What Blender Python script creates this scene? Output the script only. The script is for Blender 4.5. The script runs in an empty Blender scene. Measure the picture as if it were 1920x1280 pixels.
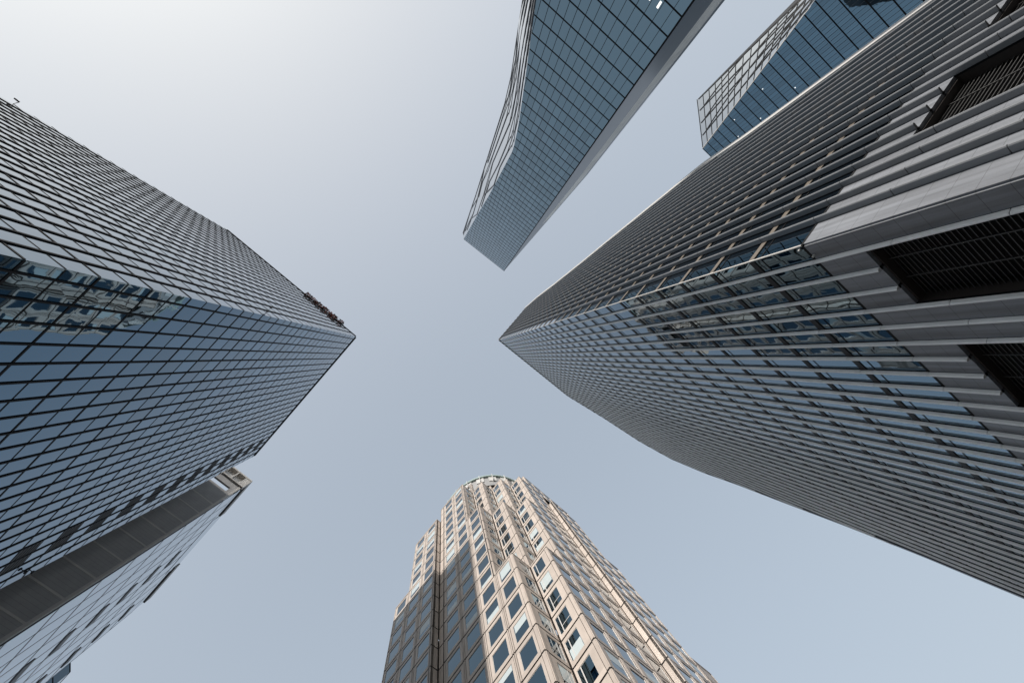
import bpy, math, random
from mathutils import Vector, Matrix
random.seed(7)
S = bpy.context.scene
COL = S.collection
R = math.radians
EYE = 1.6                      # eye height; tower heights below are metres above the eye

# ------------------------------------------------------------------ camera
F_PX, W_PX = 655.0, 1920.0
up = Vector(((832 - 960) / F_PX, -(669 - 640) / F_PX, -1.0)).normalized()   # zenith in camera axes
cx = Vector((1, 0, 0)); cx = (cx - up * cx.dot(up)).normalized()
cy = up.cross(cx)
ROT = Matrix((cx, cy, up))     # camera axes -> world axes
cam_d = bpy.data.cameras.new("camera"); cam = bpy.data.objects.new("camera", cam_d)
COL.objects.link(cam)
cam_d.sensor_width = 36.0; cam_d.lens = F_PX / W_PX * 36.0
cam_d.clip_start = 0.1; cam_d.clip_end = 6000
M4 = ROT.to_4x4(); M4.translation = Vector((0, 0, EYE)); cam.matrix_world = M4
S.camera = cam

# ------------------------------------------------------------------ sky, sun, exposure
SUN_EL = 17.0
SUN_DIR = Vector((-0.525 * math.cos(R(SUN_EL)), -0.851 * math.cos(R(SUN_EL)), math.sin(R(SUN_EL)))).normalized()
w = bpy.data.worlds.new("World"); S.world = w; w.use_nodes = True
nt = w.node_tree; nt.nodes.clear()
out = nt.nodes.new("ShaderNodeOutputWorld"); bg = nt.nodes.new("ShaderNodeBackground")
sky = nt.nodes.new("ShaderNodeTexSky"); sky.sky_type = 'NISHITA'; sky.sun_disc = False
sky.sun_elevation = R(SUN_EL)
# Nishita: rotation 0 has the sun towards +Y, turning clockwise seen from above
sky.sun_rotation = math.atan2(SUN_DIR.x, SUN_DIR.y)
sky.altitude = 50; sky.air_density = 1.0; sky.dust_density = 6.5; sky.ozone_density = 1.5
gm = nt.nodes.new("ShaderNodeGamma"); gm.inputs[1].default_value = 0.26        # city haze evens the sky out
mx = nt.nodes.new("ShaderNodeMix"); mx.data_type = 'RGBA'; mx.blend_type = 'MULTIPLY'
mx.inputs[0].default_value = 1.0; mx.inputs[7].default_value = (3.22, 3.39, 3.55, 1)
nt.links.new(sky.outputs[0], gm.inputs[0]); nt.links.new(gm.outputs[0], mx.inputs[6]); nt.links.new(mx.outputs[2], bg.inputs[0])
bg.inputs[1].default_value = 0.15
nt.links.new(bg.outputs[0], out.inputs[0])
sd = bpy.data.lights.new("sun", 'SUN'); sun = bpy.data.objects.new("sun", sd); COL.objects.link(sun)
sd.energy = 4.8; sd.angle = R(0.5); sd.color = (1.0, 0.945, 0.885)
sun.rotation_euler = SUN_DIR.to_track_quat('Z', 'Y').to_euler(); sun.location = SUN_DIR * 400
S.view_settings.view_transform = 'Standard'; S.view_settings.look = 'None'
S.view_settings.exposure = 0.0; S.view_settings.gamma = 1.0
S.cycles.use_denoising = True
S.cycles.caustics_reflective = True; S.cycles.caustics_refractive = False; S.cycles.blur_glossy = 0.36; S.cycles.sample_clamp_indirect = 30
S.cycles.max_bounces = 8; S.cycles.glossy_bounces = 5

# ------------------------------------------------------------------ helpers
def V2(x, y): return Vector((x, y))
def az(deg): return V2(math.cos(R(deg)), math.sin(R(deg)))
def P3(p, z): return Vector((p.x, p.y, z))
def proj(p):
    c = ROT.transposed() @ p
    if c.z > -1e-3: return None
    return (960 + F_PX * c.x / -c.z, 640 - F_PX * c.y / -c.z)
def seen_area(quad):
    """size in the photo of a quad given in eye-relative metres"""
    pts = [proj(p) for p in quad]
    if any(p is None for p in pts): return 0.0
    mxx = sum(p[0] for p in pts) / 4; myy = sum(p[1] for p in pts) / 4
    if not (-20 < mxx < 1940 and -20 < myy < 1300): return 0.0
    a = 0
    for i in range(4):
        x0, y0 = pts[i]; x1, y1 = pts[(i + 1) % 4]; a += x0 * y1 - x1 * y0
    return abs(a) / 2

class MB:
    def __init__(s): s.v = []; s.f = []; s.m = []
    def face(s, pts, mi=0):
        b = len(s.v); s.v += [Vector(p) for p in pts]; s.f.append(tuple(range(b, b + len(pts)))); s.m.append(mi)
    def hexa(s, c, mi=0):
        """c: 8 corners, 0-3 one end, 4-7 the other"""
        b = len(s.v); s.v += [Vector(p) for p in c]
        for q in ((0, 3, 2, 1), (4, 5, 6, 7), (0, 1, 5, 4), (1, 2, 6, 5), (2, 3, 7, 6), (3, 0, 4, 7)):
            s.f.append(tuple(b + i for i in q)); s.m.append(mi)
    def slab(s, p, t, n, w, d0, d1, z0, z1, mi=0):
        """upright bar: centre p, w wide along t, from d0 to d1 along n"""
        a, b = p - t * (w / 2), p + t * (w / 2)
        k = [a + n * d0, b + n * d0, b + n * d1, a + n * d1]
        s.hexa([P3(q, z0) for q in k] + [P3(q, z1) for q in k], mi)
    def run(s, p, q, n, d0, d1, z0, z1, mi=0):
        """level bar from p to q"""
        k = [p + n * d0, q + n * d0, q + n * d1, p + n * d1]
        s.hexa([P3(c, z0) for c in k] + [P3(c, z1) for c in k], mi)
    def bar(s, a, b, wdt, nrm, dep, mi=0):
        """slanted bar from a to b lying on a face with normal nrm"""
        d = (b - a).normalized(); sd = d.cross(nrm).normalized() * (wdt / 2); n = nrm * dep
        s.hexa([a - sd, a + sd, a + sd + n, a - sd + n, b - sd, b + sd, b + sd + n, b - sd + n], mi)
    def prism(s, poly, z0, z1, mi=0, top=True):
        for i in range(len(poly)):
            a, b = poly[i], poly[(i + 1) % len(poly)]
            s.face([P3(a, z0), P3(b, z0), P3(b, z1), P3(a, z1)], mi)
        if top: s.face([P3(p, z1) for p in poly], mi)
    def build(s, name, mats, root=None, parent=None, stuff=False):
        if not s.f: return None
        if not isinstance(mats, (list, tuple)): mats = [mats]
        o0 = root.location if root else Vector((0, 0, 0))
        me = bpy.data.meshes.new(name)
        me.from_pydata([(p.x - o0.x, p.y - o0.y, p.z + EYE - o0.z) for p in s.v], [], s.f)
        for m in mats: me.materials.append(m)
        if len(mats) > 1: me.polygons.foreach_set("material_index", s.m)
        me.update()
        o = bpy.data.objects.new(name, me); COL.objects.link(o)
        if parent or root: o.parent = parent or root
        if stuff: o["kind"] = "stuff"
        return o

def thing(name, label, cat, p, group=None):
    o = bpy.data.objects.new(name, None); COL.objects.link(o)
    o.location = (p.x, p.y, 0); o.empty_display_size = 2
    o["label"] = label; o["category"] = cat
    if group: o["group"] = group
    return o

def panes(name, quads, mat, root, keep=100, jitter=0.003):
    """glass panes: those largest in the photo one mesh each, all others one mesh"""
    quads = sorted(quads, key=seen_area, reverse=True)
    rest = MB()
    for i, q in enumerate(quads):
        n = (q[1] - q[0]).cross(q[3] - q[0]).normalized()
        q = [p + n * random.uniform(-jitter, jitter) for p in q]
        if i < keep and seen_area(q) > 12:
            m = MB(); m.face(q); m.build(name, mat, root)
        else: rest.face(q)
    rest.build(name, mat, root, stuff=True)

# ------------------------------------------------------------------ materials
def mat(name):
    m = bpy.data.materials.new(name); m.use_nodes = True
    return m, m.node_tree, m.node_tree.nodes["Principled BSDF"]
def glass(name, f0, wave=0.004, scale=0.55, vary=0.12, rough=0.015, coat=1.5):
    """coated curtain-wall glass: mirror with a tint, each pane bowed a little on its own"""
    m, t, b = mat(name); N = t.nodes
    b.inputs['Metallic'].default_value = 1.0; b.inputs['Roughness'].default_value = rough
    b.inputs['Coat Weight'].default_value = 1.0; b.inputs['Coat IOR'].default_value = coat; b.inputs['Coat Roughness'].default_value = rough
    geo = N.new("ShaderNodeNewGeometry")
    tc = N.new("ShaderNodeTexCoord")
    mul = N.new("ShaderNodeVectorMath"); mul.operation = 'SCALE'; mul.inputs[0].default_value = (31, 57, 43)
    t.links.new(geo.outputs['Random Per Island'], mul.inputs['Scale'])
    add = N.new("ShaderNodeVectorMath"); add.operation = 'ADD'
    t.links.new(tc.outputs['Object'], add.inputs[0]); t.links.new(mul.outputs[0], add.inputs[1])
    nz = N.new("ShaderNodeTexNoise"); nz.inputs['Scale'].default_value = scale; nz.inputs['Detail'].default_value = 1.0
    t.links.new(add.outputs[0], nz.inputs['Vector'])
    bp = N.new("ShaderNodeBump"); bp.inputs['Strength'].default_value = 1.0; bp.inputs['Distance'].default_value = wave
    t.links.new(nz.outputs[0], bp.inputs['Height']); t.links.new(bp.outputs[0], b.inputs['Normal']); t.links.new(bp.outputs[0], b.inputs['Coat Normal'])
    rmp = N.new("ShaderNodeMix"); rmp.data_type = 'RGBA'
    rmp.inputs[6].default_value = tuple(c * (1 - vary) for c in f0) + (1,)
    rmp.inputs[7].default_value = tuple(min(1, c * (1 + vary)) for c in f0) + (1,)
    t.links.new(geo.outputs['Random Per Island'], rmp.inputs[0]); t.links.new(rmp.outputs[2], b.inputs['Base Color'])
    return m
def plain(name, col, rough=0.5, metal=0.0, noise=0.12, nscale=1.5, spec=0.5):
    m, t, b = mat(name); N = t.nodes
    tc = N.new("ShaderNodeTexCoord"); nz = N.new("ShaderNodeTexNoise")
    nz.inputs['Scale'].default_value = nscale; nz.inputs['Detail'].default_value = 6
    t.links.new(tc.outputs['Object'], nz.inputs['Vector'])
    mixn = N.new("ShaderNodeMix"); mixn.data_type = 'RGBA'
    mixn.inputs[6].default_value = tuple(c * (1 - noise) for c in col) + (1,)
    mixn.inputs[7].default_value = tuple(min(1, c * (1 + noise)) for c in col) + (1,)
    t.links.new(nz.outputs[0], mixn.inputs[0]); t.links.new(mixn.outputs[2], b.inputs['Base Color'])
    b.inputs['Roughness'].default_value = rough; b.inputs['Metallic'].default_value = metal
    b.inputs['Specular IOR Level'].default_value = spec
    return m
def stone(name, col, rough=0.55, speck=0.10, joint=0.0, streak=0.0, spec=0.35):
    """polished stone: mottling, fine speckle, rain streaks, optional level joints"""
    m, t, b = mat(name); N = t.nodes; L = t.links
    tc = N.new("ShaderNodeTexCoord"); geo = N.new("ShaderNodeNewGeometry")
    n1 = N.new("ShaderNodeTexNoise"); n1.inputs['Scale'].default_value = 0.7; n1.inputs['Detail'].default_value = 5
    n2 = N.new("ShaderNodeTexNoise"); n2.inputs['Scale'].default_value = 22; n2.inputs['Detail'].default_value = 3
    L.new(tc.outputs['Object'], n1.inputs['Vector']); L.new(tc.outputs['Object'], n2.inputs['Vector'])
    mp = N.new("ShaderNodeMapping"); mp.inputs['Scale'].default_value = (2.2, 2.2, 0.12)
    L.new(tc.outputs['Object'], mp.inputs['Vector'])
    n3 = N.new("ShaderNodeTexNoise"); n3.inputs['Scale'].default_value = 1.0; n3.inputs['Detail'].default_value = 4
    L.new(mp.outputs[0], n3.inputs['Vector'])
    def ma(op, a, bb):
        x = N.new("ShaderNodeMath"); x.operation = op
        for i, q in enumerate((a, bb)):
            if isinstance(q, (int, float)): x.inputs[i].default_value = q
            else: L.new(q, x.inputs[i])
        return x.outputs[0]
    s = ma('ADD', ma('MULTIPLY', ma('SUBTRACT', n1.outputs[0], 0.5), 0.35),
           ma('MULTIPLY', ma('SUBTRACT', n2.outputs[0], 0.5), speck * 3))
    s = ma('ADD', s, ma('MULTIPLY', ma('SUBTRACT', geo.outputs['Random Per Island'], 0.5), 0.2))
    s = ma('ADD', s, ma('MULTIPLY', ma('SUBTRACT', n3.outputs[0], 0.5), streak))
    s = ma('ADD', s, 1.0)
    if joint:
        sx = N.new("ShaderNodeSeparateXYZ"); L.new(tc.outputs['Object'], sx.inputs[0])
        fr = ma('FRACT', ma('DIVIDE', sx.outputs[2], joint), 0)
        ln = ma('GREATER_THAN', fr, 0.02 / joint)
        s = ma('MULTIPLY', s, ma('ADD', ma('MULTIPLY', ln, 0.55), 0.45))
    vm = N.new("ShaderNodeVectorMath"); vm.operation = 'SCALE'; vm.inputs[0].default_value = col
    L.new(s, vm.inputs['Scale']); L.new(vm.outputs[0], b.inputs['Base Color'])
    b.inputs['Roughness'].default_value = rough; b.inputs['Specular IOR Level'].default_value = spec
    return m

G_DARK = glass("blue grey mirror glass", (0.040, 0.108, 0.172), wave=0.009, scale=0.55, vary=0.18, coat=1.55)
G_FIN = glass("steel blue glass between fins", (0.06, 0.128, 0.185), wave=0.009, scale=0.5)
G_TALL = glass("pale teal glass", (0.145, 0.22, 0.258), wave=0.004)
G_LAT = glass("deep blue glass", (0.09, 0.165, 0.22), wave=0.004)
G_PALE = glass("sky-bright facet glass", (0.50, 0.53, 0.55), wave=0.001, vary=0.04)  # bright sky mirrored by the side facets, put into a paler tint
G_WIN = glass("office window glass", (0.07, 0.128, 0.168), wave=0.002, scale=0.5, vary=0.3, coat=1.2)
G_THIRD = glass("grey strip glazing", (0.31, 0.355, 0.40), wave=0.003, scale=0.3, vary=0.10, coat=1.2)
M_BLACK = plain("black anodised metal", (0.006, 0.0065, 0.008), 0.6, 0, 0.12, 1.5, 0.15)
M_DARK = plain("dark backing", (0.02, 0.021, 0.023), 0.8)
M_FIN_SHADED = plain("shaded fin metal", (0.19, 0.198, 0.21), 0.4, 0.0, 0.15, 0.6)  # fin metal with the shade of the north-west face put into its colour
M_FIN_LIT = plain("lit fin metal", (0.76, 0.765, 0.765), 0.4, 0.0, 0.15, 0.6)  # same fin metal, bounced sunlight on the south face painted into its tone
M_SPAN = plain("charcoal spandrel", (0.014, 0.015, 0.017), 0.5, 0, 0.12, 1.5, 0.25)
M_SPANL = plain("bronze spandrel", (0.16, 0.135, 0.11), 0.35)
M_STONEG = stone("grey veined stone", (0.165, 0.175, 0.194), 0.4, 0.08, 0.95, 1.7, 0.5)
M_GRAN = stone("beige granite", (0.475, 0.415, 0.368), 0.5, 0.08, 0.0, 0.22)
M_JOINT = plain("black joint seal", (0.018, 0.014, 0.012), 0.8)
M_WHITE = plain("white window frame", (0.52, 0.515, 0.50), 0.4, 0, 0.04)
M_BLIND = plain("pale blind behind glass", (0.46, 0.52, 0.53), 0.12, 0, 0.06)
M_TRIM = plain("pale metal edge trim", (0.56, 0.54, 0.51), 0.35, 0, 0.05)
M_REVEAL = plain("dark brown reveal", (0.035, 0.028, 0.025), 0.6)
M_LOUV = plain("black louvre blade", (0.05, 0.05, 0.05), 0.5)
M_CONC = stone("grey tiled concrete", (0.33, 0.325, 0.32), 0.6, 0.06, 0.62, 0.1)
M_CONCL = plain("pale concrete band", (0.5, 0.48, 0.45), 0.6)
M_GREEN = plain("green copper rim", (0.30, 0.38, 0.36), 0.5)
M_RUST = plain("rust red leaf", (0.42, 0.17, 0.13), 0.7)
M_LEAF = plain("dark leaf", (0.02, 0.022, 0.016), 0.7)
M_ROOF = plain("roof gravel", (0.25, 0.25, 0.25), 0.9)
M_SIDE = plain("charcoal side panel", (0.05, 0.052, 0.058), 0.35)
def lamp_mat():
    m, t, b = mat("lit ceiling lamp")
    b.inputs['Emission Color'].default_value = (1, 1, 0.96, 1); b.inputs['Emission Strength'].default_value = 1.2
    return m
M_LAMP = lamp_mat()

# ------------------------------------------------------------------ ground
def structure(name, mb, m):
    o = mb.build(name, m); o["kind"] = "structure"; return o
g = MB(); g.face([(-900, -900, -EYE), (900, -900, -EYE), (900, 900, -EYE), (-900, 900, -EYE)])
structure("ground", g, plain("asphalt", (0.045, 0.047, 0.05), 0.85, 0, 0.2, 0.8))
pv = MB()
pv.hexa([(-19, -4, -EYE), (20, -6, -EYE), (15, 30, -EYE), (-38, 26, -EYE), (-19, -4, -EYE + .14), (20, -6, -EYE + .14), (15, 30, -EYE + .14), (-38, 26, -EYE + .14)])
structure("pavement", pv, stone("paving stone", (0.20, 0.20, 0.20), 0.7, 0.05))

# ------------------------------------------------------------------ dark mirror-glass tower (photo left)
def dark_tower():
    A, B, C = V2(-51.85, -30.83), V2(-21.96, -5.17), V2(-44.40, 23.72); D = A + C - B
    root = thing("glass_tower", "dark mirror glass tower with a black mullion grid and red clutter on its roof edge", "tower", B)
    top, row = 95.0, 2.09; z0 = -EYE
    rows = [46.27 * .95 + row * k for k in range(-22, 60)]; rows = [z for z in rows if z0 + .6 < z < top - .5]
    quads = []
    core = MB(); core.prism([p + ((A + C) / 2 - p).normalized() * 0.35 for p in (A, B, C, D)], z0, top - .3, 0)
    core.build("wall", M_DARK, root)
    faces = ((B, C, 0.83, 1.565), (B, A, 1.48, 1.585), (D, C, 0.8, 1.565), (D, A, 0.8, 1.585))
    ctr = (A + C) / 2
    for fi, (P, Q, s0, ds) in enumerate(faces):
        t = (Q - P).normalized(); n = V2(-t.y, t.x)
        if n.dot((P + Q) / 2 - ctr) < 0: n = -n
        Ln = (Q - P).length
        ss = [0.0]; s = s0
        while s < Ln - .3: ss.append(s); s += ds
        ss.append(Ln)
        for s in ss[1:-1]:
            m = MB(); m.slab(P + t * s, t, n, 0.13, -.02, 0.085, z0, top); m.build("mullion", M_BLACK, root)
        zz = [z0] + rows + [top]
        for k, z in enumerate(rows):
            thick = (round((z - 46.27 * .95) / row) % 2 == 0)
            m = MB(); h = 0.07 if thick else 0.04
            m.run(P + t * .04, Q - t * .04, n, -.02, 0.03 if thick else .02, z - h, z + h); m.build("transom", M_BLACK, root)
        for i in range(len(ss) - 1):
            for k in range(len(zz) - 1):
                a, b2 = P + t * ss[i], P + t * ss[i + 1]; za, zb = zz[k], zz[k + 1]
                dark = False
                if fi == 0 and 31.2 < (ss[i] + ss[i + 1]) / 2 < 34.3 and k > 2 and round(((za - 44.4)) / row) % 2 == 0:
                    dark = True
                q = [P3(a, za), P3(b2, za), P3(b2, zb), P3(a, zb)]
                if (q[1] - q[0]).cross(q[3] - q[0]).dot(P3(n, 0)) < 0: q = [q[1], q[0], q[3], q[2]]
                if dark:
                    m = MB(); m.run(a, b2, n, -.12, -.04, za, zb)
                    for j in range(6):
                        zj = za + (zb - za) * (j + .3) / 6; m.run(a + t * .05, b2 - t * .05, n, -.04, .02, zj, zj + .12)
                    m.build("louvre_panel", M_LOUV, root)
                else: quads.append(q)
    panes("window_pane", quads, G_DARK, root, jitter=.006)
    m = MB()
    for P, Q in ((A, B), (B, C), (C, D), (D, A)):
        t = (Q - P).normalized(); n = V2(-t.y, t.x)
        if n.dot((P + Q) / 2 - ctr) < 0: n = -n
        m.run(P + t * .2, Q - t * .2, n, -.3, .12, top - .25, top + .35)
    m.build("parapet", M_BLACK, root)
    m = MB(); m.face([P3(p, top - .2) for p in (A, B, C, D)]); m.build("roof", M_ROOF, root)
    # small fixtures on the faces
    tA = (A - B).normalized(); nA = V2(-tA.y, tA.x)
    if nA.dot(B - ctr) < 0: nA = -nA
    tC = (C - B).normalized(); nC = V2(-tC.y, tC.x)
    if nC.dot(B - ctr) < 0: nC = -nC
    for t, n, s, z in ((tA, nA, 2.04, 53.1), (tA, nA, .66, 49.8), (tC, nC, 35.1, 47.2), (tC, nC, 35.9, 48.4)):
        m = MB(); p = B + t * s; m.slab(p, t, n, .05, 0, .28, z, z + .05); m.slab(p + n * .28, t, n, .22, -.05, .10, z - .14, z + .10)
        m.build("camera_bracket", M_BLACK, root)
    m = MB(); p = A + tA * 0.0; m.bar(P3(p, 52.2), P3(p + nA * .55 + tA * .2, 52.6), .05, Vector((0, 0, 1)), .05)
    m.slab(p + nA * .55 + tA * .4, tA, nA, .5, -.08, .08, 52.4, 52.6); m.build("antenna", M_BLACK, root)
    # clutter of russet creepers along the roof edge
    cl = MB(); rng = random.Random(3)
    for i in range(560):
        s = 4.6 + 11.6 * rng.random(); edge = 1 - abs((s - 10.4) / 6.5) ** 3
        dz = rng.gauss(-.3, .8) * edge; out_ = rng.uniform(.0, .75)
        p = P3(B + tA * s + nA * out_, top + .45 + dz + (rng.random() < .12) * .5)
        r = rng.uniform(.10, .30)
        a = Vector((rng.gauss(0, 1), rng.gauss(0, 1), rng.gauss(0, 1))).normalized(); b = a.orthogonal().normalized()
        cl.face([p - a * r, p - b * r * .6, p + a * r, p + b * r * .6], 0 if rng.random() < .5 else 1)
    for i in range(26):
        s = 4.8 + 11 * rng.random(); p = B + tA * s + nA * .2
        cl.bar(P3(p, top + .2), P3(p + tA * rng.uniform(-.5, .5) + nA * rng.uniform(0, .4), top + .5 + rng.random() * .8), .05, Vector((0, 0, 1)).cross(P3(tA, 0)), .05, 1)
    o = cl.build("roof_creeper", [M_RUST, M_LEAF])
    o["label"] = "strip of dark and rust red creeper tangled along the glass tower's roof edge"; o["category"] = "plants"
dark_tower()

# ------------------------------------------------------------------ tower of vertical fins (photo right)
def lerp_tab(tab, z):
    if z <= tab[0][0]: return tab[0][1]
    for (za, sa), (zb, sb) in zip(tab, tab[1:]):
        if z <= zb: return sa + (sb - sa) * (z - za) / (zb - za)
    return tab[-1][1]
def fin_tower():
    K = 1.449
    B = V2(22.58, -7.16); u = V2(0.785, 0.6195); v = az(-49.3)
    nS = V2(-u.y, u.x); nN = V2(v.y, -v.x)
    root = thing("finned_tower", "grey tower of close vertical fins with stone base floors and black louvre openings", "tower", B)
    # how far each face runs from the corner at each height (the far ends taper)
    tabS = [(z * K, s * K) for z, s in ((-1, 39.5), (21, 39.5), (27, 39.5), (34, 40.2), (43, 41.6), (52, 42.8), (61.7, 44.8), (72.4, 45.4), (81.3, 42.2), (88.7, 34.5), (100, 26.8))]
    tabN = [(z * K, s * K) for z, s in ((-1, 24.2), (30, 24.3), (38, 25.7), (43, 24.6), (50, 23.1), (57, 21.7), (65.6, 19.6), (80.6, 16.8), (91, 15.6), (100, 12.6))]
    top = 100 * K; zs = 12.6 * K; FL = 4.0; g0 = -EYE
    floors = [zs + FL * k for k in range(-5, 40) if g0 + 1 < zs + FL * k < top - .5]
    core = MB()
    lv = [g0] + [z for z, s in tabS[1:]]
    lv = sorted(set(lv + [z for z, s in tabN[1:]]))
    def ring(z, e=1.5):
        s1, s2 = lerp_tab(tabS, z) - .05, lerp_tab(tabN, z) - .05
        o = B - nS * e - nN * e
        return [o, o + u * (s1 - e * .3), o + u * (s1 - e * .3) + v * (s2 - e * .3), o + v * (s2 - e * .3)]
    for za, zb in zip(lv, lv[1:]):
        ra, rb = ring(za), ring(zb)
        for i in range(4):
            j = (i + 1) % 4; core.face([P3(ra[i], za), P3(ra[j], za), P3(rb[j], zb), P3(rb[i], zb)])
    core.face([P3(p, top) for p in ring(top)])
    core.build("wall", M_SIDE, root)
    louv_top = 10.83 * K; louv_bot = 3.2
    quads = []
    for face, (t, n, tab, f0, df, opens, M) in enumerate((
            (u, nS, tabS, 1.0 * K, 1.17 * K, ((0, 3), (5, 9), (11, 15)), M_FIN_LIT),
            (v, nN, tabN, 0.3 * K, 1.19 * K, ((4, 8), (10, 14)), M_FIN_SHADED))):
        zmax = max(s for z, s in tab); nf = int((zmax - f0) / df) + 1
        fs = [f0 + df * k for k in range(nf)]
        def span(s):      # heights at which the face reaches s
            ok = [z for z in [g0 + .5 * i for i in range(int((top - g0) / .5) + 1)] if lerp_tab(tab, z) > s + .12]
            return (min(ok), max(ok)) if ok else None
        spans = [span(s) for s in fs]
        for k, s in enumerate(fs):
            if not spans[k] or (face == 1 and k == 0): continue
            za, zb = spans[k]
            zb = zb + (0.35 if zb < top - 1 else .1)
            inside = any(a < k < b for a, b in opens)
            m = MB(); p = B + t * s
            cuts = [za] + [z for z in floors if za + .3 < z < zb - .3] + [zb]
            for z1, z2 in zip(cuts, cuts[1:]):
                if inside and z2 <= louv_top + .1: continue
                if inside and z1 < louv_top: z1 = louv_top
                e = .018
                hw = .085; fd = .30 if face == 0 else .45
                k6 = [p - t * (hw + .02), p - t * (hw + .02) + n * .02, p - t * hw + n * (fd - .055), p - t * hw * .45 + n * fd, p + t * hw * .45 + n * fd, p + t * hw + n * (fd - .055), p + t * (hw + .02)]
                b0 = len(m.v)
                m.v += [P3(q, z1 + e) for q in k6] + [P3(q, z2 - e) for q in k6]
                L = len(k6)
                for i in range(L):
                    j = (i + 1) % L; m.f.append((b0 + i, b0 + j, b0 + L + j, b0 + L + i)); m.m.append(0)
                m.f.append(tuple(b0 + i for i in range(L))); m.m.append(0)
                m.f.append(tuple(b0 + L + i for i in range(L))); m.m.append(0)
                m.slab(p, t, n, .26, -.10, .03, z1, z2, 1)
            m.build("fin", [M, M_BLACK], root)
        # bays
        edges = [0.0] + [s for k, s in enumerate(fs) if not (face == 1 and k == 0)]
        lev = [g0] + floors + [top]
        for bi in range(len(edges) - 1):
            a, b = B + t * edges[bi], B + t * edges[bi + 1]
            kk = bi - 1 if face == 0 else bi     # fin index on the near side of the bay
            opened = any(o0 <= kk < o1 for o0, o1 in opens)
            for z1, z2 in zip(lev, lev[1:]):
                if edges[bi + 1] > min(lerp_tab(tab, z1), lerp_tab(tab, z2)) + .3: continue
                if z2 <= zs + .01:
                    continue
                # tall glass, charcoal spandrel at the slab, thin bar below it
                zsp = z2 - .42
                q = [P3(a, z1), P3(b, z1), P3(b, zsp), P3(a, zsp)]
                if (q[1] - q[0]).cross(q[3] - q[0]).dot(P3(n, 0)) < 0: q = [q[1], q[0], q[3], q[2]]
                quads.append([p - P3(n * .02, 0) for p in q])
            # stone base panels between the fins
            tops = zs; bots = louv_top if opened else g0
            st = MB(); st.run(a + t * .10, b - t * .10, n, -.25, .02 + random.uniform(-.004, .004), bots, tops)
            st.build("stone_panel", M_STONEG, root)
            if opened:
                st = MB(); st.run(a + t * .02, b - t * .02, n, -.3, .0, g0, louv_bot); st.build("stone_panel", M_STONEG, root)
        for z in floors + [top]:
            if z <= zs + .2: continue
            L = min(lerp_tab(tab, z), lerp_tab(tab, z - 1)) - .15
            m = MB(); m.run(B + t * .03, B + t * L, n, -.05, .045, z - .42, z - .02)
            m.run(B + t * .03, B + t * L, n, -.05, .01, z - 1.02, z - .96, 1)
            m.build("spandrel", [M_SPAN if face == 0 else M_SPANL, M_BLACK], root)
        m = MB(); m.run(B + t * .03, B + t * (lerp_tab(tab, zs) - .1), n, -.05, .03, zs - .10, zs + .06); m.build("transom", M_BLACK, root)
        for o0, o1 in opens:
            s1 = fs[o0]; s2 = min(fs[o1], lerp_tab(tab, 5) - .3) if o1 < len(fs) else lerp_tab(tab, 5) - .3
            p, q = B + t * (s1 + .1), B + t * (s2 - .1)
            m = MB()                              # deep reveal
            m.run(p, q, n, -1.35, -1.25, louv_bot, louv_top, 1)
            m.run(p - t * .12, p, n, -1.3, .04, louv_bot, louv_top, 0); m.run(q, q + t * .12, n, -1.3, .04, louv_bot, louv_top, 0)
            m.run(p, q, n, -1.25, -.25, louv_top - .1, louv_top, 0); m.run(p, q, n, -1.25, .1, louv_bot - .1, louv_bot, 0)
            z = louv_bot + .15
            while z < louv_top - .15:             # slanted blades
                k = [(p, -.95, z), (q, -.95, z), (q, -.72, z - .10), (p, -.72, z - .10)]
                c = [P3(pp + n * d, zz) for pp, d, zz in k]
                m.hexa(c + [x + Vector((0, 0, .03)) for x in c], 2); z += .21
            for f in (.33, .66):
                pp = p + (q - p) * f; m.slab(pp, t, n, .06, -.72, -.66, louv_bot, louv_top, 2)
            m.build("louvre_opening", [M_REVEAL, M_DARK, M_LOUV], root)
    panes("window_pane", quads, G_FIN, root)
    # pale edge along the far end of the north-west face and the glass corner bead
    m = MB(); zz = [g0 + 2 * i for i in range(int((top - g0) / 2) + 1)]
    for za, zb in zip(zz, zz[1:]):
        a, b = B + v * (lerp_tab(tabN, za)), B + v * (lerp_tab(tabN, zb))
        for dn0, dn1, w0 in ((-1.2, .52, 1.5),):
            k = [(a, za), (b, zb)]
            m.hexa([P3(a - v * w0 + nN * dn0, za), P3(a + nN * dn0, za), P3(a + nN * dn1, za), P3(a - v * w0 + nN * dn1, za),
                    P3(b - v * w0 + nN * dn0, zb), P3(b + nN * dn0, zb), P3(b + nN * dn1, zb), P3(b - v * w0 + nN * dn1, zb)])
    m.build("edge_trim", M_TRIM, root)
    m = MB()
    for za, zb in zip(zz, zz[1:]):
        a, b = B + u * (lerp_tab(tabS, za)), B + u * (lerp_tab(tabS, zb))
        m.hexa([P3(a - u * .5 - nS * .9, za), P3(a - nS * .9, za), P3(a + nS * .22, za), P3(a - u * .5 + nS * .22, za),
                P3(b - u * .5 - nS * .9, zb), P3(b - nS * .9, zb), P3(b + nS * .22, zb), P3(b - u * .5 + nS * .22, zb)])
    m.build("edge_trim", M_SIDE, root)
    m = MB(); m.slab(B, u, nS, .09, -.05, .05, zs, top + .3); m.build("corner_bead", M_TRIM, root)
    m = MB()
    sT, sN = lerp_tab(tabS, top) - .2, lerp_tab(tabN, top) - .2
    m.run(B + u * .1, B + u * sT, nS, -.3, .2, top - .05, top + .45); m.run(B + v * .1, B + v * sN, nN, -.3, .2, top - .05, top + .45)
    m.build("parapet", M_FIN_SHADED, root)
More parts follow.
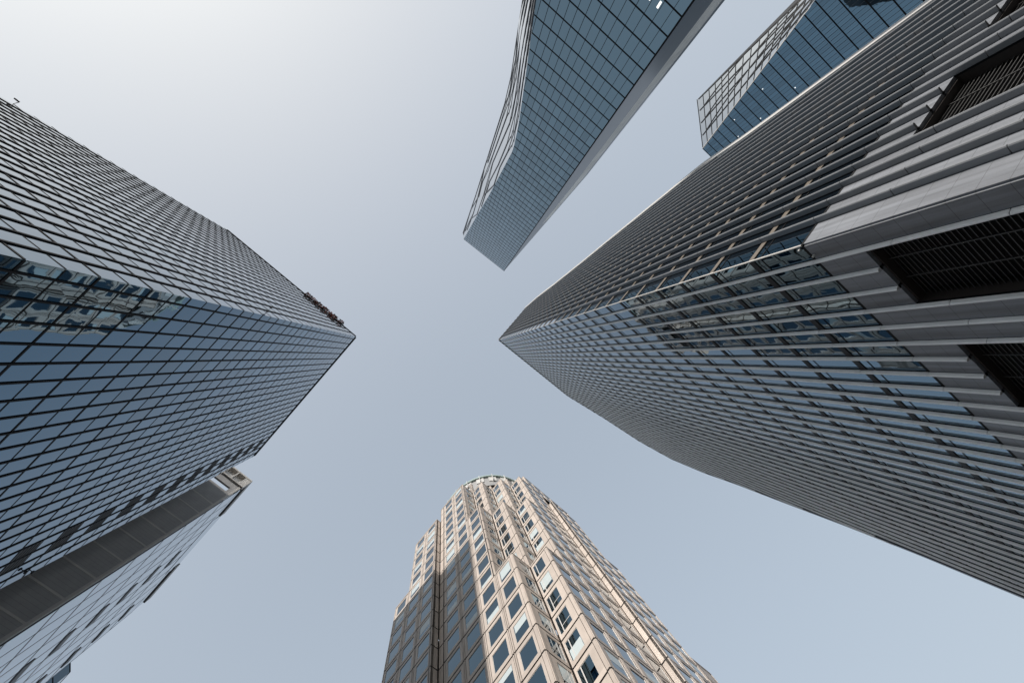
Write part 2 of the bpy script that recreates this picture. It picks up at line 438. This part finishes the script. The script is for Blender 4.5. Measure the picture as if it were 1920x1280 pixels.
    for s, z in ((.95, 18.0), (.2, 18.4), (1.05, 37.2), (2.9, 34.1)):
        m = MB(); m.slab(B + u * s, u, nS, .09, .02, .22, z, z + .10); m.build("spotlight", M_WHITE, root)
fin_tower()

# ------------------------------------------------------------------ stepped granite tower (photo bottom)
def granite_tower():
    s = 4 / 6.6792
    K3 = V2(29.528, 54.929) * s; e1, e2 = az(-49), az(41); U = 4.28; Z0 = 59.9
    def G(i, j): return K3 + e1 * (i * U) + e2 * (j * U)
    def Zk(k): return Z0 + 4 * k
    GR = (-EYE - Z0) / 4
    root = thing("granite_tower", "stepped beige granite tower with square windows, sawtooth corner and round roof drum", "tower", G(-5, 4))
    wins = []                                       # (area, builder)
    rng = random.Random(11)
    wall_parts = []
    def cell(mb, P, t, n, wd, za, zb, kind, pil0, pil1):
        """one storey of one bay: granite panel with a window hole"""
        gp = .06; gh = .11
        x0, x1 = gp + pil0, wd - gp - pil1
        def fr(xa, xb, ya, yb, d=0):
            mb.face([P3(P + t * xa + n * d, za + ya), P3(P + t * xb + n * d, za + ya), P3(P + t * xb + n * d, za + yb), P3(P + t * xa + n * d, za + yb)], 0)
        H = zb - za; y0, y1 = gh, H - gh
        for a, b in ((gp, pil0 - .02), (wd - pil1 + .02, wd - gp)):       # corner or bay piers
            if b - a > .05:
                d = .05
                q = [P + t * a, P + t * b]
                mb.face([P3(q[0] + n * d, za + y0), P3(q[1] + n * d, za + y0), P3(q[1] + n * d, za + y1), P3(q[0] + n * d, za + y1)], 0)
                for c in q: mb.face([P3(c + n * d, za + y0), P3(c - n * .1, za + y0), P3(c - n * .1, za + y1), P3(c + n * d, za + y1)], 0)
                for yy in (y0, y1): mb.face([P3(q[0] + n * d, za + yy), P3(q[1] + n * d, za + yy), P3(q[1] - n * .1, za + yy), P3(q[0] - n * .1, za + yy)], 1)
        if kind == 0:
            fr(x0, x1, y0, y1); hole = None
        else:
            ww = x1 - x0
            if kind == 1: hx0, hx1 = x0 + ww * .13, x1 - ww * .11
            elif kind == 2: hx0, hx1 = x0 + ww * .08, x1 - ww * .26
            else: hx0, hx1 = x0 + ww * .26, x1 - ww * .08
            hy0, hy1 = y0 + H * .14, y1 - H * .13
            fr(x0, x1, y0, hy0); fr(x0, x1, hy1, y1); fr(x0, hx0, hy0, hy1); fr(hx1, x1, hy0, hy1)
            D = -.07
            c = [(hx0, hy0), (hx1, hy0), (hx1, hy1), (hx0, hy1)]
            for q in range(4):
                (xa, ya), (xb, yb) = c[q], c[(q + 1) % 4]
                mb.face([P3(P + t * xa, za + ya), P3(P + t * xb, za + yb), P3(P + t * xb + n * D, za + yb), P3(P + t * xa + n * D, za + ya)], 0)
            hole = (hx0, hx1, hy0, hy1)
        # panel edges and black joint behind
        for xa in (x0, x1):
            mb.face([P3(P + t * xa, za + y0), P3(P + t * xa - n * .1, za + y0), P3(P + t * xa - n * .1, za + y1), P3(P + t * xa, za + y1)], 1)
        for ya in (y0, y1):
            mb.face([P3(P + t * x0, za + ya), P3(P + t * x1, za + ya), P3(P + t * x1 - n * .1, za + ya), P3(P + t * x0 - n * .1, za + ya)], 1)
        if hole:
            hx0, hx1, hy0, hy1 = hole
            q = [P3(P + t * hx0, za + hy0), P3(P + t * hx1, za + hy0), P3(P + t * hx1, za + hy1), P3(P + t * hx0, za + hy1)]
            ar = seen_area(q)
            if (P3(P + t * wd / 2, (za + zb) / 2)).dot(P3(n, 0)) > 0: ar = 0
            wins.append((ar, P, t, n, za, hole, kind, rng.random(), rng.uniform(.25, .8)))
    def wall(i0, j0, i1, j1, k0, k1, bays=None, kind=1, p0=.25, p1=.25):
        """granite wall between two grid points, k0..k1 storeys"""
        a, b = G(i0, j0), G(i1, j1); t = (b - a).normalized(); n = V2(t.y, -t.x)
        L = (b - a).length; nb = bays or max(1, round(L / U)); wd = L / nb
        mb = MB()
        k = k1
        while k > k0 + .05:
            kb = max(k - 1, k0); 
            for q in range(nb):
                kd = kind if k - kb > .9 else 0
                cell(mb, a + t * (wd * q), t, n, wd, Zk(kb), Zk(k), kd, p0 if q == 0 else .25, p1 if q == nb - 1 else .25)
            k = kb
        mb.run(a, b, n, -.5, -.10, Zk(k0), Zk(k1), 1)
        # coping
        mb.run(a, b, n, -.45, .06, Zk(k1), Zk(k1) + .22, 0)
        mb.build("wall", [M_GRAN, M_JOINT], root)
    g0 = GR + .05
    # left wing, then the long left front, outer tiers first
    wall(-8.33, -1.34, -7.33, -1.34, g0, 6); wall(-7.33, -1.34, -5.3, -1.34, g0, 11, 2)
    wall(-5.3, -1.34, -5.3, -1.0, g0, 11, 1, 0, .1, .1)
    wall(-5.3, -1, -5.0, -1, g0, 13, 1, 0, .1, .1); wall(-5, -1, -3, -1, g0, 13, 2); wall(-3, -1, -2, -1, g0, 7, 1); wall(-2, -1, -1, -1, g0, 0, 1, 1, .25, .6)
    # lowest sawtooth
    wall(-1, -1, -1, 0, g0, 0, 1, 3, .5, .1); wall(-1, 0, 0, 0, g0, 0, 1, 2, .1, .5); wall(0, 0, 0, 1, g0, 0, 1, 1, .5, .25)
    # second tier
    wall(-2, -1, -2, 0, 0, 7, 1, 3, .5, .1); wall(-2, 0, -1, 0, 0, 7, 1, 2, .1, .5); wall(-1, 0, -1, 1, 0, 7, 1, 3, .5, .1)
    wall(-1, 1, 0, 1, 0, 7, 1, 2, .1, .5); wall(0, 1, 0, 2, g0, 7, 1, 1, .5, .25)
    # third tier
    for (i, j) in ((-3, -1), (-2, 0), (-1, 1)):
        wall(i, j, i, j + 1, 7, 13, 1, 3, .5, .1); wall(i, j + 1, i + 1, j + 1, 7, 13, 1, 2, .1, .5)
    wall(0, 2, 0, 4.3, g0, 13, 2, 1, .5, .3)
    # crown tier
    wall(-5.2, 0, -4, 0, 13, 15, 1)
    for (i, j) in ((-4, 0), (-3, 0), (-2, 1), (-1, 2)):
        if i == -4: wall(-4, 0, -3, 0, 13, 15, 1); continue
        wall(i, j, i, j + 1, 13, 15, 1, 3, .5, .1); wall(i, j + 1, i + 1, j + 1, 13, 15, 1, 2, .1, .5)
    wall(0, 3, 0, 8, 13, 15, 5)
    # right wing
    wall(0, 4.3, .34, 4.3, g0, 11, 1, 0, .1, .1)
    wall(.34, 4.3, .34, 6.73, g0, 11, 2, 1, .6, .25); wall(.34, 6.73, .34, 7.79, g0, 6, 1); wall(.34, 7.79, .34, 9.05, g0, -.6, 1)
    # returns and back, plain granite
    bk = MB()
    def plane(i0, j0, i1, j1, k0, k1):
        a, b = G(i0, j0), G(i1, j1); bk.face([P3(a, Zk(k0)), P3(b, Zk(k0)), P3(b, Zk(k1)), P3(a, Zk(k1))])
    for a in ((-8.33, 9.05, -8.33, -1.34, GR, 6), (.34, 9.05, -8.33, 9.05, GR, -.6), (-7.33, 9.05, -7.33, -1.34, 6, 11),
              (.34, 7.79, -8.33, 7.79, -.6, 6), (.34, 6.73, -7.33, 6.73, 6, 11), (-5.3, 8, -5.3, -1, 11, 13), (0, 8, -5.3, 8, 11, 15), (-5.2, 8, -5.2, 0, 13, 15), (.34, 7.79, .34, 9.05, -2, -.6), (.3, 9.05, .3, 6.8, -15, -2)): plane(*a)
    bk.build("wall", M_GRAN, root)
    rf = MB()
    def roof(pts, k): rf = MB(); rf.face([P3(G(i, j), Zk(k) + .05) for i, j in pts]); rf.build("roof", M_ROOF, root)
    roof([(-8.3, -1.3), (-7.3, -1.3), (-7.3, 7.7), (-8.3, 7.7)], 6); roof([(-7.3, -1.3), (-5.3, -1.3), (-5.3, 6.7), (-7.3, 6.7)], 11)
    roof([(-2, -.95), (-1.05, -.95), (-1.05, .05), (-.05, .05), (-.05, 1), (-2, 1)], 0)
    roof([(-3, -.95), (-2.05, -.95), (-2.05, .05), (-1.05, .05), (-1.05, 1.05), (-.05, 1.05), (-.05, 2), (-3, 2)], 7)
    roof([(-5.3, -.95), (-3.05, -.95), (-3.05, .05), (-2.05, .05), (-2.05, 1.05), (-1.05, 1.05), (-1.05, 2.05), (-.05, 2.05), (-.05, 8), (-5.3, 8)], 13)
    roof([(-5.2, .1), (-3.05, .1), (-3.05, 1.05), (-2.05, 1.05), (-2.05, 2.05), (-1.05, 2.05), (-1.05, 3.05), (-.05, 3.05), (-.05, 8), (-5.2, 8)], 15)
    roof([(0, 4.3), (.3, 4.3), (.3, 6.7), (-7, 6.7)], 11); roof([(0, 6), (.3, 6), (.3, 7.79), (-8, 7.79)], 6); roof([(0, 7), (.3, 7), (.3, 9.05), (-8, 9.05)], -.6)
    # windows: largest hundred as parts, the rest together
    wins.sort(key=lambda q: -q[0])
    restf, restp, restb = MB(), MB(), MB()
    for idx, (ar, P, t, n, za, (x0, x1, y0, y1), kind, r1, r2) in enumerate(wins):
        own = idx < 100 and ar > 8
        f, p, b = (MB(), MB(), MB()) if own else (restf, restp, restb)
        d = -.07; fw = .055
        def rect(mb, xa, xb, ya, yb, dd, mi=0):
            e = random.uniform(-.004, .004)
            mb.face([P3(P + t * xa + n * (dd + e), za + ya), P3(P + t * xb + n * (dd - e), za + ya), P3(P + t * xb + n * (dd - e), za + yb), P3(P + t * xa + n * (dd + e), za + yb)], mi)
        for xa, xb, ya, yb in ((x0, x1, y0, y0 + fw), (x0, x1, y1 - fw, y1), (x0, x0 + fw, y0 + fw, y1 - fw), (x1 - fw, x1, y0 + fw, y1 - fw)):
            f.run(P + t * xa, P + t * xb, n, d - .02, d + .018, za + ya, za + yb)
        a0, a1 = x0 + fw, x1 - fw
        if kind in (2, 3):
            xm = x0 + (x1 - x0) * (.27 if kind == 2 else .73)
            f.run(P + t * (xm - .07), P + t * (xm + .07), n, d - .02, d + .03, za + y0 + fw, za + y1 - fw)
            if r1 < .45: 
                ym = y0 + (y1 - y0) * .34; xa, xb = (xm + .07, a1) if kind == 2 else (a0, xm - .07)
                f.run(P + t * xa, P + t * xb, n, d - .02, d + .03, za + ym - .04, za + ym + .04)
        if r1 > .68:                                 # blind part-way down behind the glass
            yb = y1 - (y1 - y0) * r2 if r1 > .84 else y0 + (y1 - y0) * r2 * .7
            rect(b, a0 + .12, a1 - .05, *((yb, y1 - fw) if r1 > .84 else (y0 + fw, yb)), d + .012)
        rect(p, a0, a1, y0 + fw, y1 - fw, d - .004)
        if own:
            o = f.build("window", M_WHITE, root); p.build("pane", G_WIN, root, parent=o)
            if b.f: b.build("blind", M_BLIND, root, parent=o)
    for m, nm, ma in ((restf, "window", M_WHITE), (restp, "window_pane", G_WIN), (restb, "window_blind", M_BLIND)): m.build(nm, ma, root, stuff=True)
    # round roof drum with ribs, pale panels and a green rim
    c = V2(16.3, 58.3); Rd = 17.0; zb, zt = Zk(15), Zk(15) + 3.1
    m = MB(); N = 96
    for q in range(N):
        a, b = az(360 * q / N), az(360 * (q + 1) / N)
        m.face([P3(c + a * (Rd - .7), zb - 4), P3(c + b * (Rd - .7), zb - 4), P3(c + b * (Rd - .7), zt), P3(c + a * (Rd - .7), zt)], 0)
        k = [c + a * (Rd - .9), c + b * (Rd - .9), c + b * Rd, c + a * Rd]
        m.hexa([P3(x, zt) for x in k] + [P3(x, zt + .9) for x in k], 1)
        m.face([P3(c, zt + .8), P3(c + a * (Rd - .5), zt + .8), P3(c + b * (Rd - .5), zt + .8)], 1)
    drum = m.build("roof_drum", [plain("grey drum cladding", (0.30, 0.30, 0.30), 0.5), M_GREEN], root)
    for q in range(0, N, 4):
        a = az(360 * (q + .5) / N); tt = V2(-a.y, a.x)
        mm = MB(); mm.slab(c, tt, a, .18, Rd - .7, Rd + .25, zb - 1, zt + 1.3); mm.build("rib", M_WHITE, root, parent=drum)
        if True:
            mm = MB(); mm.slab(c, tt, a, 2.6, Rd - .68, Rd - .45, zb - .5, zt - .1); mm.build("panel", M_WHITE, root, parent=drum)
granite_tower()

# ------------------------------------------------------------------ tall faceted glass tower (photo top)
def curtain(root, levels, gl, keep, mull, floor_h, glass_m, name="window_pane", mull_m=None, sp=.21, mw=.06):
    """storey-high glazed face; levels(z) -> (left point, right point)"""
    quads = []; z0, z1 = gl
    mull_m = mull_m or M_BLACK
    zs = []; z = z1
    while z > z0: zs.append(z); z -= floor_h
    zs.append(z0); zs.reverse()
    for k in range(len(zs) - 1):
        za, zb = zs[k], zs[k + 1]
        (la, ra), (lb, rb) = levels(za), levels(zb)
        t = (ra - la).normalized(); n = V2(-t.y, t.x)
        if n.dot(la) > 0: n = -n
        sp_m = MB(); l2, r2 = levels(zb - .01)
        sp_m.run(l2 + t * .05, r2 - t * .05, n, -.05, .07, zb - sp, zb); sp_m.build("transom", mull_m, root)
        for q in mull(la, ra, lb, rb, za, zb, t): quads.append(q)
    panes(name, quads, glass_m, root, keep)
def tall_tower():
    B = V2(41.29, -60.63); u = az(36.4); H = 241.0; g0 = -EYE
    nM = V2(-u.y, u.x)
    root = thing("faceted_tower", "tall faceted teal glass tower narrowing at its waist, seen above the open sky gap", "tower", B)
    tabL = [(g0, 36.0), (70, 27.7), (91.6, 24.8), (106, 22.9), (119, 21.9), (163, 26.3), (182, 28.7), (H, 35.3)]
    def lev(z): return B - u * lerp_tab(tabL, z), B
    md = 2.05
    ml = {}
    def mull(la, ra, lb, rb, za, zb, t):
        res = []; La, Lb = (ra - la).length, (rb - lb).length; L = max(La, Lb); k = 0
        while k * md < L - .05:
            x0, x1 = k * md, (k + 1) * md
            q = [P3(ra - t * min(x1, La), za), P3(ra - t * min(x0, La), za), P3(ra - t * min(x0, Lb), zb), P3(ra - t * min(x1, Lb), zb)]
            if k > 0 and x0 < min(La, Lb):
                ml.setdefault(k, MB()).slab(ra - t * x0, t, nM if nM.dot(ra) < 0 else -nM, .09, -.02, .06, za, zb)
            if (q[1] - q[0]).length > .02 or (q[2] - q[3]).length > .02: res.append(q)
            k += 1
        return res
    curtain(root, lev, (g0, H), 100, mull, 4.0, G_TALL)
    for k in ml: ml[k].build("mullion", M_BLACK, root)
    # left facet, pale, running back
    back = [(g0, -78.4, 97), (91, -78.2, 97), (104, -77.4, 97), (119, -77.0, 97), (160, -78.3, 96), (188, -79.4, 91), (H, -81.8, 86.7)]
    def bp(z):
        a = lerp_tab([(q[0], q[1]) for q in back], z); d = lerp_tab([(q[0], q[2]) for q in back], z); return az(a) * d
    lv = [g0 + 2.0 + 4.0 * k for k in range(60)] + [H]; lv = [z for z in lv if z <= H]
    quads = []; NS = 6
    for za, zb in zip(lv, lv[1:]):
        la, lb = lev(za)[0], lev(zb)[0]; ba, bb = bp(za), bp(zb)
        for i in range(NS):
            f0, f1 = i / NS, (i + 1) / NS
            q = [P3(ba + (la - ba) * f0, za), P3(ba + (la - ba) * f1, za), P3(bb + (lb - bb) * f1, zb), P3(bb + (lb - bb) * f0, zb)]
            quads.append(q)
    panes("side_pane", quads, G_PALE, root, 60)
    def on(f, z):
        l, b = lev(z)[0], bp(z); return P3(b + (l - b) * f, z)
    nn = Vector((-0.985, 0.17, 0.05)).normalized()
    def path(pts, w_=.34):
        m = MB()
        for (f0, z0), (f1, z1) in zip(pts, pts[1:]):
            st = max(1, int(abs(z1 - z0) / 12))
            for i in range(st):
                a = on(f0 + (f1 - f0) * i / st, z0 + (z1 - z0) * i / st); b = on(f0 + (f1 - f0) * (i + 1) / st, z0 + (z1 - z0) * (i + 1) / st)
                m.bar(a, b, w_, nn, .22)
        m.build("lattice_rib", M_SIDE, root)
    path([(.02, H), (.02, 190), (.02, 150), (.02, 60)])
    path([(.35, 240), (.05, 212), (.05, 205), (.40, 182), (.25, 172), (.30, 150), (.28, 110), (.3, 60)])
    path([(.45, 232), (.55, 200), (.20, 176), (.05, 168)]); path([(.75, 225), (.55, 200)])
    path([(.62, 206), (.95, 190), (.72, 172), (.45, 150), (.50, 120), (.52, 60)])
    path([(.95, 178), (.70, 158), (.75, 140), (.68, 110), (.72, 60)]); path([(.72, 172), (.98, 150), (.86, 138), (.88, 100), (.9, 60)])
    path([(.15, 160), (.12, 130), (.15, 60)], .2)
    # right facet
    wdir = az(-40)
    def rp(z): return B + wdir * max(.02, min(19.0, 19.0 * (H - z) / 112.0))
    quads = []
    for za, zb in zip(lv, lv[1:]):
        for i in range(3):
            f0, f1 = i / 3, (i + 1) / 3
            quads.append([P3(B + (rp(za) - B) * f0, za), P3(B + (rp(za) - B) * f1, za), P3(B + (rp(zb) - B) * f1, zb), P3(B + (rp(zb) - B) * f0, zb)])
    M_SP = plain("dark side glass", (0.125, 0.13, 0.145), 0.3, 0, 0.1, 0.4, 0.6)  # dark grey glass facet, its dull reflections put into the colour
    M_BEIGE_REFL = stone("beige glass reflection", (0.78, 0.75, 0.70), 0.5, 0.25, 1.0, 0.6)  # mottled beige strip: neighbours' reflection painted onto the glass facet
    m = MB()
    for za, zb in zip(lv, lv[1:]):
        A_, B_ = rp(za), rp(zb)
        for f0, f1, mi in ((0, .58, 0), (.58, .9, 1 if zb < 165 else 0), (.9, 1, 0)):
            m.face([P3(B + (A_ - B) * f0, za), P3(B + (A_ - B) * f1, za), P3(B + (B_ - B) * f1, zb), P3(B + (B_ - B) * f0, zb)], mi)
    m.build("side_facet", [M_SP, M_BEIGE_REFL], root)
    m = MB(); m.slab(B, u, nM, .35, -.2, .16, g0, H); m.build("corner_bead", M_BLACK, root)
    # body behind the glass
    m = MB()
    for za, zb in zip(lv, lv[1:]):
        def rg(z):
            l, r = lev(z); d = az(-62) * .6
            return [l + d, r + d, rp(z) + d, rp(z) + az(-60) * 18, bp(z) + az(-60) * 6, bp(z) + az(0) * .8]
        a, b = rg(za), rg(zb)
        for i in range(6):
            j = (i + 1) % 6; m.face([P3(a[i], za), P3(a[j], za), P3(b[j], zb), P3(b[i], zb)])
    m.build("wall", M_SIDE, root)
    # lit ceiling lamps showing at one floor
    t = u
    for s_, z_ in ((0, 0),):
        pass
    for x, z in ((-4.6, 54.6), (-6.6, 54.6), (-8.7, 54.6), (-14.9, 54.6), (-16.9, 54.6), (-19.0, 54.6)):
        m = MB(); p = B + u * x; nf = nM if nM.dot(B) < 0 else -nM
        m.slab(p, u, nf, .42, .05, .09, z - 1.2, z); m.build("ceiling_lamp", M_LAMP, root)
tall_tower()

# ------------------------------------------------------------------ blue glass tower with a diagonal lattice (photo top right)
def lattice_tower():
    T = V2(128.2, -105.2); u = az(38); E0 = V2(125.5, -130.8); H = 151.0; g0 = -EYE
    nM = V2(-u.y, u.x)
    if nM.dot(T) > 0: nM = -nM
    root = thing("lattice_tower", "blue glass tower with a pale diagonal lattice facet, half behind the finned tower", "tower", T)
    def left(z): return T - u * min(.234 * (H - z), 17.0)
    def lev(z): return left(z), T + u * 48
    def top_of(s): return H - 1.0 * max(0, s) * 0.0
    ml = {}
    md = 1.5
    def mull(la, ra, lb, rb, za, zb, t):
        res = []
        La, Lb = (T - la).length, (T - lb).length
        k = -int(max(La, Lb) / md) - 1
        while k * md < 48:
            x0, x1 = k * md, (k + 1) * md
            q = [P3(T + t * max(x0, -La), za), P3(T + t * max(x1, -La), za), P3(T + t * max(x1, -Lb), zb), P3(T + t * max(x0, -Lb), zb)]
            if (q[1] - q[0]).length > .02 or (q[2] - q[3]).length > .02: res.append(q)
            if x0 > -min(La, Lb): ml.setdefault(k, MB()).slab(T + t * x0, t, nM, .09, -.02, .06, za, zb)
            k += 1
        return res
    curtain(root, lev, (g0, H), 100, mull, 4.0, G_LAT, sp=.30)
    for k in ml: ml[k].build("mullion", M_SIDE, root)
    m = MB()
    # pale facet between the slanting edge and the far upright edge
    def farl(z): return E0 + (T - E0) * min(.12, .0011 * (H - z))
    lv = [H - 4.0 * k for k in range(38)]; lv.reverse()
    quads = []; NS = 7
    for za, zb in zip(lv, lv[1:]):
        la, lb, fa, fb = left(za), left(zb), farl(za), farl(zb)
        for i in range(NS):
            f0, f1 = i / NS, (i + 1) / NS
            quads.append([P3(fa + (la - fa) * f0, za), P3(fa + (la - fa) * f1, za), P3(fb + (lb - fb) * f1, zb), P3(fb + (lb - fb) * f0, zb)])
    panes("side_pane", quads, G_PALE, root, 80)
    def on(f, z): a, b = farl(z), left(z); return P3(a + (b - a) * f, z)
    nn = Vector((-.96, .12, .1)).normalized()
    def line(pts, w_, name, M=M_SPAN):
        m = MB()
        for (f0, z0), (f1, z1) in zip(pts, pts[1:]):
            for i in range(3):
                a = on(f0 + (f1 - f0) * i / 3, z0 + (z1 - z0) * i / 3); b = on(f0 + (f1 - f0) * (i + 1) / 3, z0 + (z1 - z0) * (i + 1) / 3)
                m.bar(a, b, w_, nn, .22)
        m.build(name, M, root)
    for k, z in enumerate(lv[12:]): line([(0.0, z), (1, z)], .07, "facet_transom", plain("facet bar", (0.2, 0.21, 0.22), 0.4) if k == 0 else bpy.data.materials["facet bar"])
    for f in (.02, .25, .5, .75): line([(f, H - 1), (f, 60)], .42, "lattice_rib")
    for f, z in ((.25, H - 3), (.5, H - 3), (.75, H - 3), (.25, H - 32), (.5, H - 32), (.75, H - 32), (.25, H - 61), (.5, H - 61)):
        line([(f, z), (max(.0, f - .25), z - 28)], .36, "lattice_rib")
    line([(.98, H), (.98, 60)], .3, "edge_trim", M_TRIM)
    # dark far side and body
    b0 = E0 + az(-20) * 1.2
    m = MB()
    for za, zb in zip(lv, lv[1:]):
        m.face([P3(E0, za), P3(farl(za), za), P3(farl(zb), zb), P3(E0, zb)])
        for a, b in ((E0, E0 + az(0) * 50),): m.face([P3(a, za), P3(b, za), P3(b, zb), P3(a, zb)])
        d = u.orthogonal() if hasattr(u, 'orthogonal') else V2(0, 0)
        c = [left(za) - nM * .5, T + u * 48 - nM * .5, T + u * 48 - nM * 30]; e = [left(zb) - nM * .5, T + u * 48 - nM * .5, T + u * 48 - nM * 30]
        for i in range(2): m.face([P3(c[i], za), P3(c[i + 1], za), P3(e[i + 1], zb), P3(e[i], zb)])
    m.face([P3(p, H) for p in (E0, T, T + u * 48, T + u * 48 - nM * 30, E0 + az(0) * 50)])
    m.build("wall", M_SIDE, root)
    rng = random.Random(5)
    for i in range(9):
        s_ = rng.uniform(-6, 12); z = H - 4 * rng.randint(2, 12) - .7
        if -s_ > .234 * (H - z) - 1: continue
        mm = MB(); mm.slab(T + u * s_, u, nM, .35, .03, .07, z - .35, z); mm.build("ceiling_lamp", M_LAMP, root)
lattice_tower()

# ------------------------------------------------------------------ concrete tower with strip glazing (photo lower left)
def concrete_tower():
    Rr = V2(-46.25, 30.59); W = V2(-66.45, 55.65); H = 98.0; g0 = -EYE
    tw = az(180 + 41.7); nw = V2(.665, -.747)
    tg = (W - Rr).normalized(); ng = V2(-tg.y, tg.x)
    if ng.dot(Rr) > 0: ng = -ng
    root = thing("concrete_tower", "beige tiled concrete tower with grey strip glazing, squeezed behind the dark glass tower", "tower", Rr)
    LW = 26.0
    a, b = Rr, Rr + tw * LW
    m = MB(); m.run(a, b, nw, -.4, 0, g0, 89.7); m.run(a, a + tw * 1.4, nw, -.4, 0, 89.7, 91.5); m.run(a, b, nw, -.4, 0, 91.5, 93.7)
    m.build("wall", M_CONC, root)
    for k in range(20):
        z = 84.0 - 4.12 * k
        if z < 2: break
        m = MB(); m.run(a + tw * .3, b, nw, -.1, .02, z - .14, z + .14); m.build("floor_band", M_CONCL, root)
    m = MB(); m.run(a, a + tw * .45, nw, -.3, .06, g0, 93.6); m.build("corner_pier", M_CONCL, root)
    # crown: oversailing frame with pale panels and an open lattice
    m = MB(); m.run(a - tw * .2, b, nw, -.5, .35, 93.7, 94.05); m.run(a - tw * .2, b, nw, -.5, .35, 97.5, 98.0); m.run(a - tw * .2, a + tw * 1.2, nw, -.5, .3, 94.05, 97.5)
    m.run(a + tw * 1.2, b, nw, -.9, -.5, 94.05, 97.5)
    m.build("crown", M_CONCL, root)
    for k in range(5):
        m = MB(); s0 = 1.2 + k * 2.2; m.slab(a + tw * s0, tw, nw, .22, -.5, .32, 94.05, 97.5); m.run(a + tw * (s0 + .2), a + tw * (s0 + 2.0), nw, -.48, -.2, 94.2, 95.9); m.build("crown_panel", M_TRIM, root)
    # glazed long side, stepping in at each dark slot
    quads = []; L = (W - Rr).length
    z = 93.5; k = 0
    while z > 3:
        za, zb = z - 5.5, z
        for i in range(9):
            s0, s1 = .8 + (L - .8) * i / 9, .8 + (L - .8) * (i + 1) / 9
            q = [P3(Rr + tg * s0, za + .12), P3(Rr + tg * s1, za + .12), P3(Rr + tg * s1, zb - .12), P3(Rr + tg * s0, zb - .12)]
            quads.append(q)
        m = MB(); m.run(Rr + tg * .7, W, ng, -.3, .03, za - .08, za + .08); m.build("transom", M_SIDE, root)
        m = MB(); m.run(Rr + tg * 14.2, Rr + tg * 17.6, ng, -.1, .10, za + .1, za + 1.5); m.build("dark_slot", M_LOUV, root); m = MB(); m.run(Rr + tg * 27.5, Rr + tg * 30.5, ng, -.1, .10, za + .6, za + 1.8); m.build("dark_slot", M_LOUV, root)
        z -= 5.5; k += 1
    panes("window_pane", quads, G_THIRD, root, 60)
    for i in range(10):
        m = MB(); s0 = .8 + (L - .8) * i / 9; m.slab(Rr + tg * s0, tg, ng, .07, -.1, .03, g0, 93.5); m.build("mullion", M_SIDE, root)
    m = MB(); m.run(Rr - tg * .2, Rr + tg * 9, ng, -.6, .25, 96.2, 98.0); m.run(Rr + tg * 9, Rr + tg * 23, ng, -.6, .06, 93.7, 98.0, 1); m.run(Rr + tg * 23, W, ng, -.6, .25, 96.4, 98.0); m.run(Rr + tg * .3, Rr + tg * 9, ng, -.5, .0, 93.6, 96.2, 1); m.run(Rr + tg * 23, W, ng, -.5, .0, 93.6, 96.4, 1); m.build("parapet", [M_CONC, G_THIRD], root)
    m = MB(); c = [Rr, W, W + tw * LW, b]
    i_ = [Rr + (tw + tg) * .45, W + (tw - tg) * .4, W + tw * LW, b + tg * .4]
    for z0, z1 in ((g0, 89.5),):
        m.prism(i_, z0, z1)
    m.build("core", M_DARK, root)
concrete_tower()

# ------------------------------------------------------------------ sliver of a dark block behind it
def dark_block():
    p = [V2(-90.66, 75.86), V2(-90.56, 78.22), V2(-92.66, 80.68), V2(-108, 92), V2(-104, 70)]
    root = thing("dark_block", "dark teal glass block peeping out beyond the concrete tower at lower left", "building", p[1])
    H = 110.0
    m = MB(); m.prism(p, -EYE, H); m.build("wall", glass("dark teal glass", (.05, .09, .12), .004), root)
    for k in range(9):
        m = MB(); z = H - .1 - 3.9 * k
        for a, b in ((p[0], p[1]), (p[1], p[2])):
            t = (b - a).normalized(); n = V2(-t.y, t.x)
            if n.dot(a) > 0: n = -n
            m.run(a, b, n, -.05, .06, z - .2, z)
        m.build("transom", M_BLACK, root)
dark_block()
